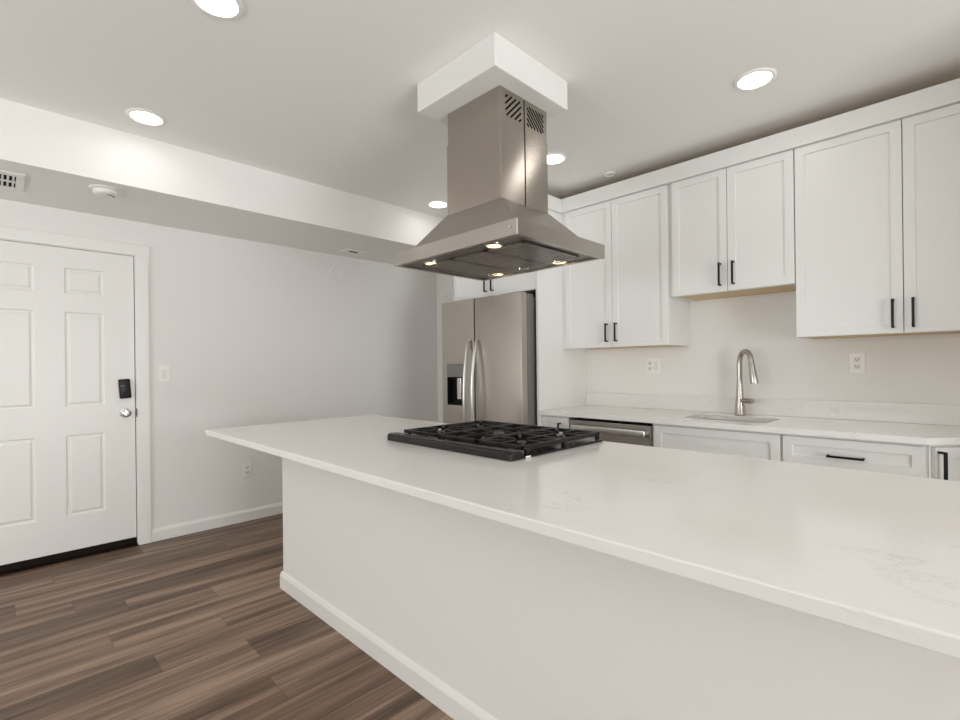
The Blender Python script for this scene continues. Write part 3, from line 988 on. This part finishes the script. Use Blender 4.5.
# sink
t = bmesh.new()
rings = []
for gr, z in ((0.035, ZU - 0.0008), (0.004, ZU - 0.0008), (0.002, ZU - 0.02), (0.0, 0.70), (-0.02, 0.672), (-0.05, 0.665)):
    rings.append([t.verts.new((x, y, z)) for x, y in rounded(SX0 - gr, SX1 + gr, SY0 - gr, SY1 + gr, 0.045)])
for a, b_ in zip(rings, rings[1:]):
    for i in range(len(a)):
        j = (i + 1) % len(a)
        t.faces.new((a[i], a[j], b_[j], b_[i]))
t.faces.new(rings[-1])
bmesh.ops.recalc_face_normals(t, faces=t.faces)
snk = obj('kitchen_sink', Shape().merge(t), 'sink_steel')
tag(snk, 'stainless steel undermount sink set in the wall counter', 'sink')
obj('drain', Shape().lathe([(0, 0.001), (0.02, 0.001), (0.03, 0.003), (0.045, 0.004), (0.047, 0.0005)], (-1.02, 3.19, 0.6652)), 'chrome', snk)

# faucet
fx, fy = -1.043, 3.412
fau = thing('faucet', (fx, fy, ZT), 'brushed nickel pull-down faucet behind the sink', 'faucet')
obj('body', Shape().lathe([(0, 0), (0.034, 0), (0.035, 0.004), (0.033, 0.010), (0.028, 0.06), (0.022, 0.12), (0.019, 0.18), (0.0175, 0.218), (0, 0.218)], (fx, fy, ZT + 0.0005)), 'nickel', fau)
da = math.radians(-28)
ux, uy = math.cos(da), math.sin(da)
pts = []
H0, RAD = ZT + 0.2187, 0.047
pts.append((fx, fy, H0))
zc = ZT + 0.328
for k in range(4):
    pts.append((fx, fy, H0 + (zc - H0) * (k + 1) / 4))
for k in range(1, 21):
    a = PI - k * math.radians(8.45)
    pts.append((fx + ux * (RAD + RAD * math.cos(a)), fy + uy * (RAD + RAD * math.cos(a)), zc + 0.082 * math.sin(a)))
obj('spout', Shape().tube(pts, [0.0165] * 5 + [0.0160] * 20, 18), 'nickel', fau)
e0 = Vector(pts[-1])
e1 = e0 + (Vector(pts[-1]) - Vector(pts[-2])).normalized() * 0.138
dv = (e1 - e0)
obj('spray_head', Shape().tube([e0 + dv * 0.005, e0 + dv * 0.08, e0 + dv * 0.5, e0 + dv * 0.95, e0 + dv], [0.0165, 0.0175, 0.0205, 0.0235, 0.0225], 20), 'nickel', fau)
hd = Vector((ux, uy, 0))
hz_ = ZT + 0.094
obj('lever', Shape().tube([Vector((fx, fy, hz_)) + hd * 0.012, Vector((fx, fy, hz_)) + hd * 0.05, Vector((fx, fy, hz_ + 0.001)) + hd * 0.085, Vector((fx, fy, hz_ + 0.001)) + hd * 0.100], [0.0155, 0.016, 0.016, 0.0145], 18), 'nickel', fau)


# ---------------------------------------------------------------- plates on the walls
def plate(name, loc, w_, h_, facing, label, cat, gang, group=None):
    """gang: list of 'outlet' / 'switch' across the plate"""
    r = thing(name, loc, label, cat, group)
    # build facing -Y at origin, then turn
    R = Matrix.Translation(loc) @ (Matrix.Identity(4) if facing == '-y' else Matrix.Rotation(PI / 2, 4, 'Z'))
    obj('cover_plate', Shape().box(-w_ / 2, w_ / 2, -0.0062, -0.0004, -h_ / 2, h_ / 2, 0.0025, mat=R), 'plastic', r)
    n = len(gang)
    for i, g in enumerate(gang):
        cx = (i - (n - 1) / 2) * 0.046
        if g == 'outlet':
            for cz in (-0.0195, 0.0195):
                so = obj('socket', Shape().box(cx - 0.0165, cx + 0.0165, -0.0085, -0.0063, cz - 0.0145, cz + 0.0145, 0.004, mat=R), 'plastic_dim', r)
                sh = Shape()
                for sx in (-0.0065, 0.0065):
                    sh.box(cx + sx - 0.0012, cx + sx + 0.0012, -0.0089, -0.0086, cz - 0.002, cz + 0.007, mat=R)
                sh.cyl((cx, -0.00875, cz - 0.0075), 0.0026, 0.0004, 'y', seg=14, mat=R)
                obj('slots', sh, 'slot', so)
        else:
            sw = Shape().prism([(-0.0063, -0.033), (-0.0095, -0.031), (-0.0075, 0.0), (-0.0068, 0.031), (-0.0063, 0.033)], 'x', cx - 0.0165, cx + 0.0165, mat=R)
            obj('rocker', sw, 'plastic_dim', r)
    return r


plate('wall_outlet', (XL, 1.465, 0.418), 0.072, 0.118, '+x', 'white double outlet low on the entry wall, seen under the island overhang', 'outlet', ['outlet'])
plate('light_switch', (XL, 0.887, 1.218), 0.072, 0.118, '+x', 'white rocker light switch on the wall right of the entry door', 'switch', ['switch'])
plate('wall_outlet', (-0.449, YB, 1.243), 0.074, 0.118, '-y', 'white double outlet above the counter, right of the faucet', 'outlet', ['outlet'])
plate('wall_outlet', (-1.674, YB, 1.237), 0.118, 0.118, '-y', 'wide white plate with outlet and switch above the dishwasher', 'outlet', ['outlet', 'switch'])
tag(obj('wall_plate', Shape().box(-4.085, -3.965, YB - 0.007, YB - 0.0005, 1.935, 2.045, 0.002), 'plastic_dim'),
    'pale square plate on the back wall above the refrigerator', 'wall plate')

rc = Shape().lathe([(0, 0.004), (0.05, 0.004), (0.058, 0.0075), (0.068, 0.0075), (0.072, 0.005), (0.074, 0.0)], (XL + 0.0004, 2.296, 2.136), 'x', 48)
tag(obj('round_wall_cover', rc, 'wall'), 'round wall-coloured cover high on the entry wall', 'wall cover')

# ---------------------------------------------------------------- ceiling fixtures
sd = thing('smoke_detector', (-3.565, 0.470, SOF_Z), 'round white smoke detector under the soffit near the entry door', 'smoke detector')
obj('base_plate', Shape().lathe([(0, 0.0004), (0.078, 0.0004), (0.078, 0.006), (0.074, 0.010), (0, 0.010)], (-3.565, 0.470, SOF_Z), '-z', 48), 'plastic_dim', sd)
obj('cover', Shape().lathe([(0, 0.0102), (0.062, 0.0102), (0.064, 0.016), (0.060, 0.032), (0.050, 0.039), (0.020, 0.041), (0, 0.041)], (-3.565, 0.470, SOF_Z), '-z', 48), 'plastic_dim', sd)
sl_ = Shape()
for a in (-0.5, 0.0, 0.5):
    m_ = Matrix.Translation((-3.565, 0.470, SOF_Z - 0.0395)) @ Matrix.Rotation(a + PI / 4, 4, 'Z')
    sl_.box(0.035, 0.041, -0.009, 0.009, -0.0035, 0.001, mat=m_)
obj('sounder_slots', sl_, 'greyplastic', sd)

av = thing('air_vent', (-3.76, -0.06, SOF_Z), 'white air register with dark slats under the soffit above the door', 'vent')
fr_ = Shape()
vx0, vx1, vy0, vy1 = -3.935, -3.588, -0.245, 0.126
zf0, zf1 = SOF_Z - 0.008, SOF_Z - 0.0004
bw, by_ = 0.055, 0.034
fr_.box(vx0, vx0 + bw, vy0, vy1, zf0, zf1, 0.002).box(vx1 - bw, vx1, vy0, vy1, zf0, zf1, 0.002)
fr_.box(vx0 + bw, vx1 - bw, vy0, vy0 + by_, zf0, zf1).box(vx0 + bw, vx1 - bw, vy1 - by_, vy1, zf0, zf1)
fr_.box((vx0 + vx1) / 2 - 0.008, (vx0 + vx1) / 2 + 0.008, vy0 + by_, vy1 - by_, zf0, zf1)
obj('frame', fr_, 'plastic_dim', av)
obj('backing', Shape().box(vx0 + bw, vx1 - bw, vy0 + by_, vy1 - by_, SOF_Z - 0.0012, SOF_Z - 0.0004), 'slot', av)
for k in range(14):
    y = vy0 + by_ + (vy1 - vy0 - 2 * by_) * (k + 0.5) / 14
    m_ = Matrix.Translation((0, y, SOF_Z - 0.0046)) @ Matrix.Rotation(0.55, 4, 'X')
    obj('slat', Shape().box(vx0 + bw, vx1 - bw, -0.0055, 0.0055, -0.0006, 0.0006, mat=m_), 'plastic_dim', av)

cv = thing('ceiling_vent', (-3.96, 2.335, SOF_Z), 'small white vent with dark slot under the far end of the soffit', 'vent')
fr_ = Shape()
vx0, vx1, vy0, vy1 = -4.045, -3.885, 2.235, 2.435
bw = 0.05
fr_.box(vx0, vx0 + bw, vy0, vy1, zf0, zf1, 0.002).box(vx1 - bw, vx1, vy0, vy1, zf0, zf1, 0.002)
fr_.box(vx0 + bw, vx1 - bw, vy0, vy0 + bw, zf0, zf1).box(vx0 + bw, vx1 - bw, vy1 - bw, vy1, zf0, zf1)
obj('frame', fr_, 'plastic', cv)
obj('slot', Shape().box(vx0 + bw, vx1 - bw, vy0 + bw, vy1 - bw, SOF_Z - 0.0012, SOF_Z - 0.0004), 'slot', cv)

tag(obj('sprinkler_cover', Shape().lathe([(0, 0.004), (0.030, 0.004), (0.034, 0.0085), (0.040, 0.007), (0.043, 0.0005)], (-1.802, 3.132, ZC), '-z', 40), 'ceil'),
    'small round ceiling disc close above the wall cabinets', 'ceiling cover')

lamps = [((-1.962, 0.595), 'lit round recessed ceiling light cut by the top edge of the photo'),
         ((-3.128, 0.592), 'lit round recessed ceiling light beside the soffit above the entry door'),
         ((-0.714, 2.604), 'lit round recessed ceiling light in front of the right wall cabinets'),
         ((-1.925, 2.625), 'lit round recessed ceiling light half hidden behind the hood chimney, right side'),
         ((-3.136, 2.651), 'lit round recessed ceiling light left of the hood at the far end of the soffit'),
         ((-3.128, -1.6), 'lit round recessed ceiling light outside the photo, behind the camera by the door'),
         ((-0.6, -1.6), 'lit round recessed ceiling light outside the photo, behind the camera')]
for (lx, ly), lab in lamps:
    r = thing('recessed_light', (lx, ly, ZC), lab, 'ceiling light', 'recessed ceiling lights')
    obj('trim_ring', Shape().lathe([(0.071, 0.0004), (0.092, 0.0004), (0.092, 0.003), (0.086, 0.007), (0.074, 0.0085), (0.071, 0.006)], (lx, ly, ZC), '-z', 48), 'plastic', r)
    obj('diffuser', Shape().cyl((lx, ly, ZC - 0.0035), 0.0708, 0.005, seg=48), 'lamp', r)

for o in scene.objects:
    if '_w' in o:
        del o['_w']
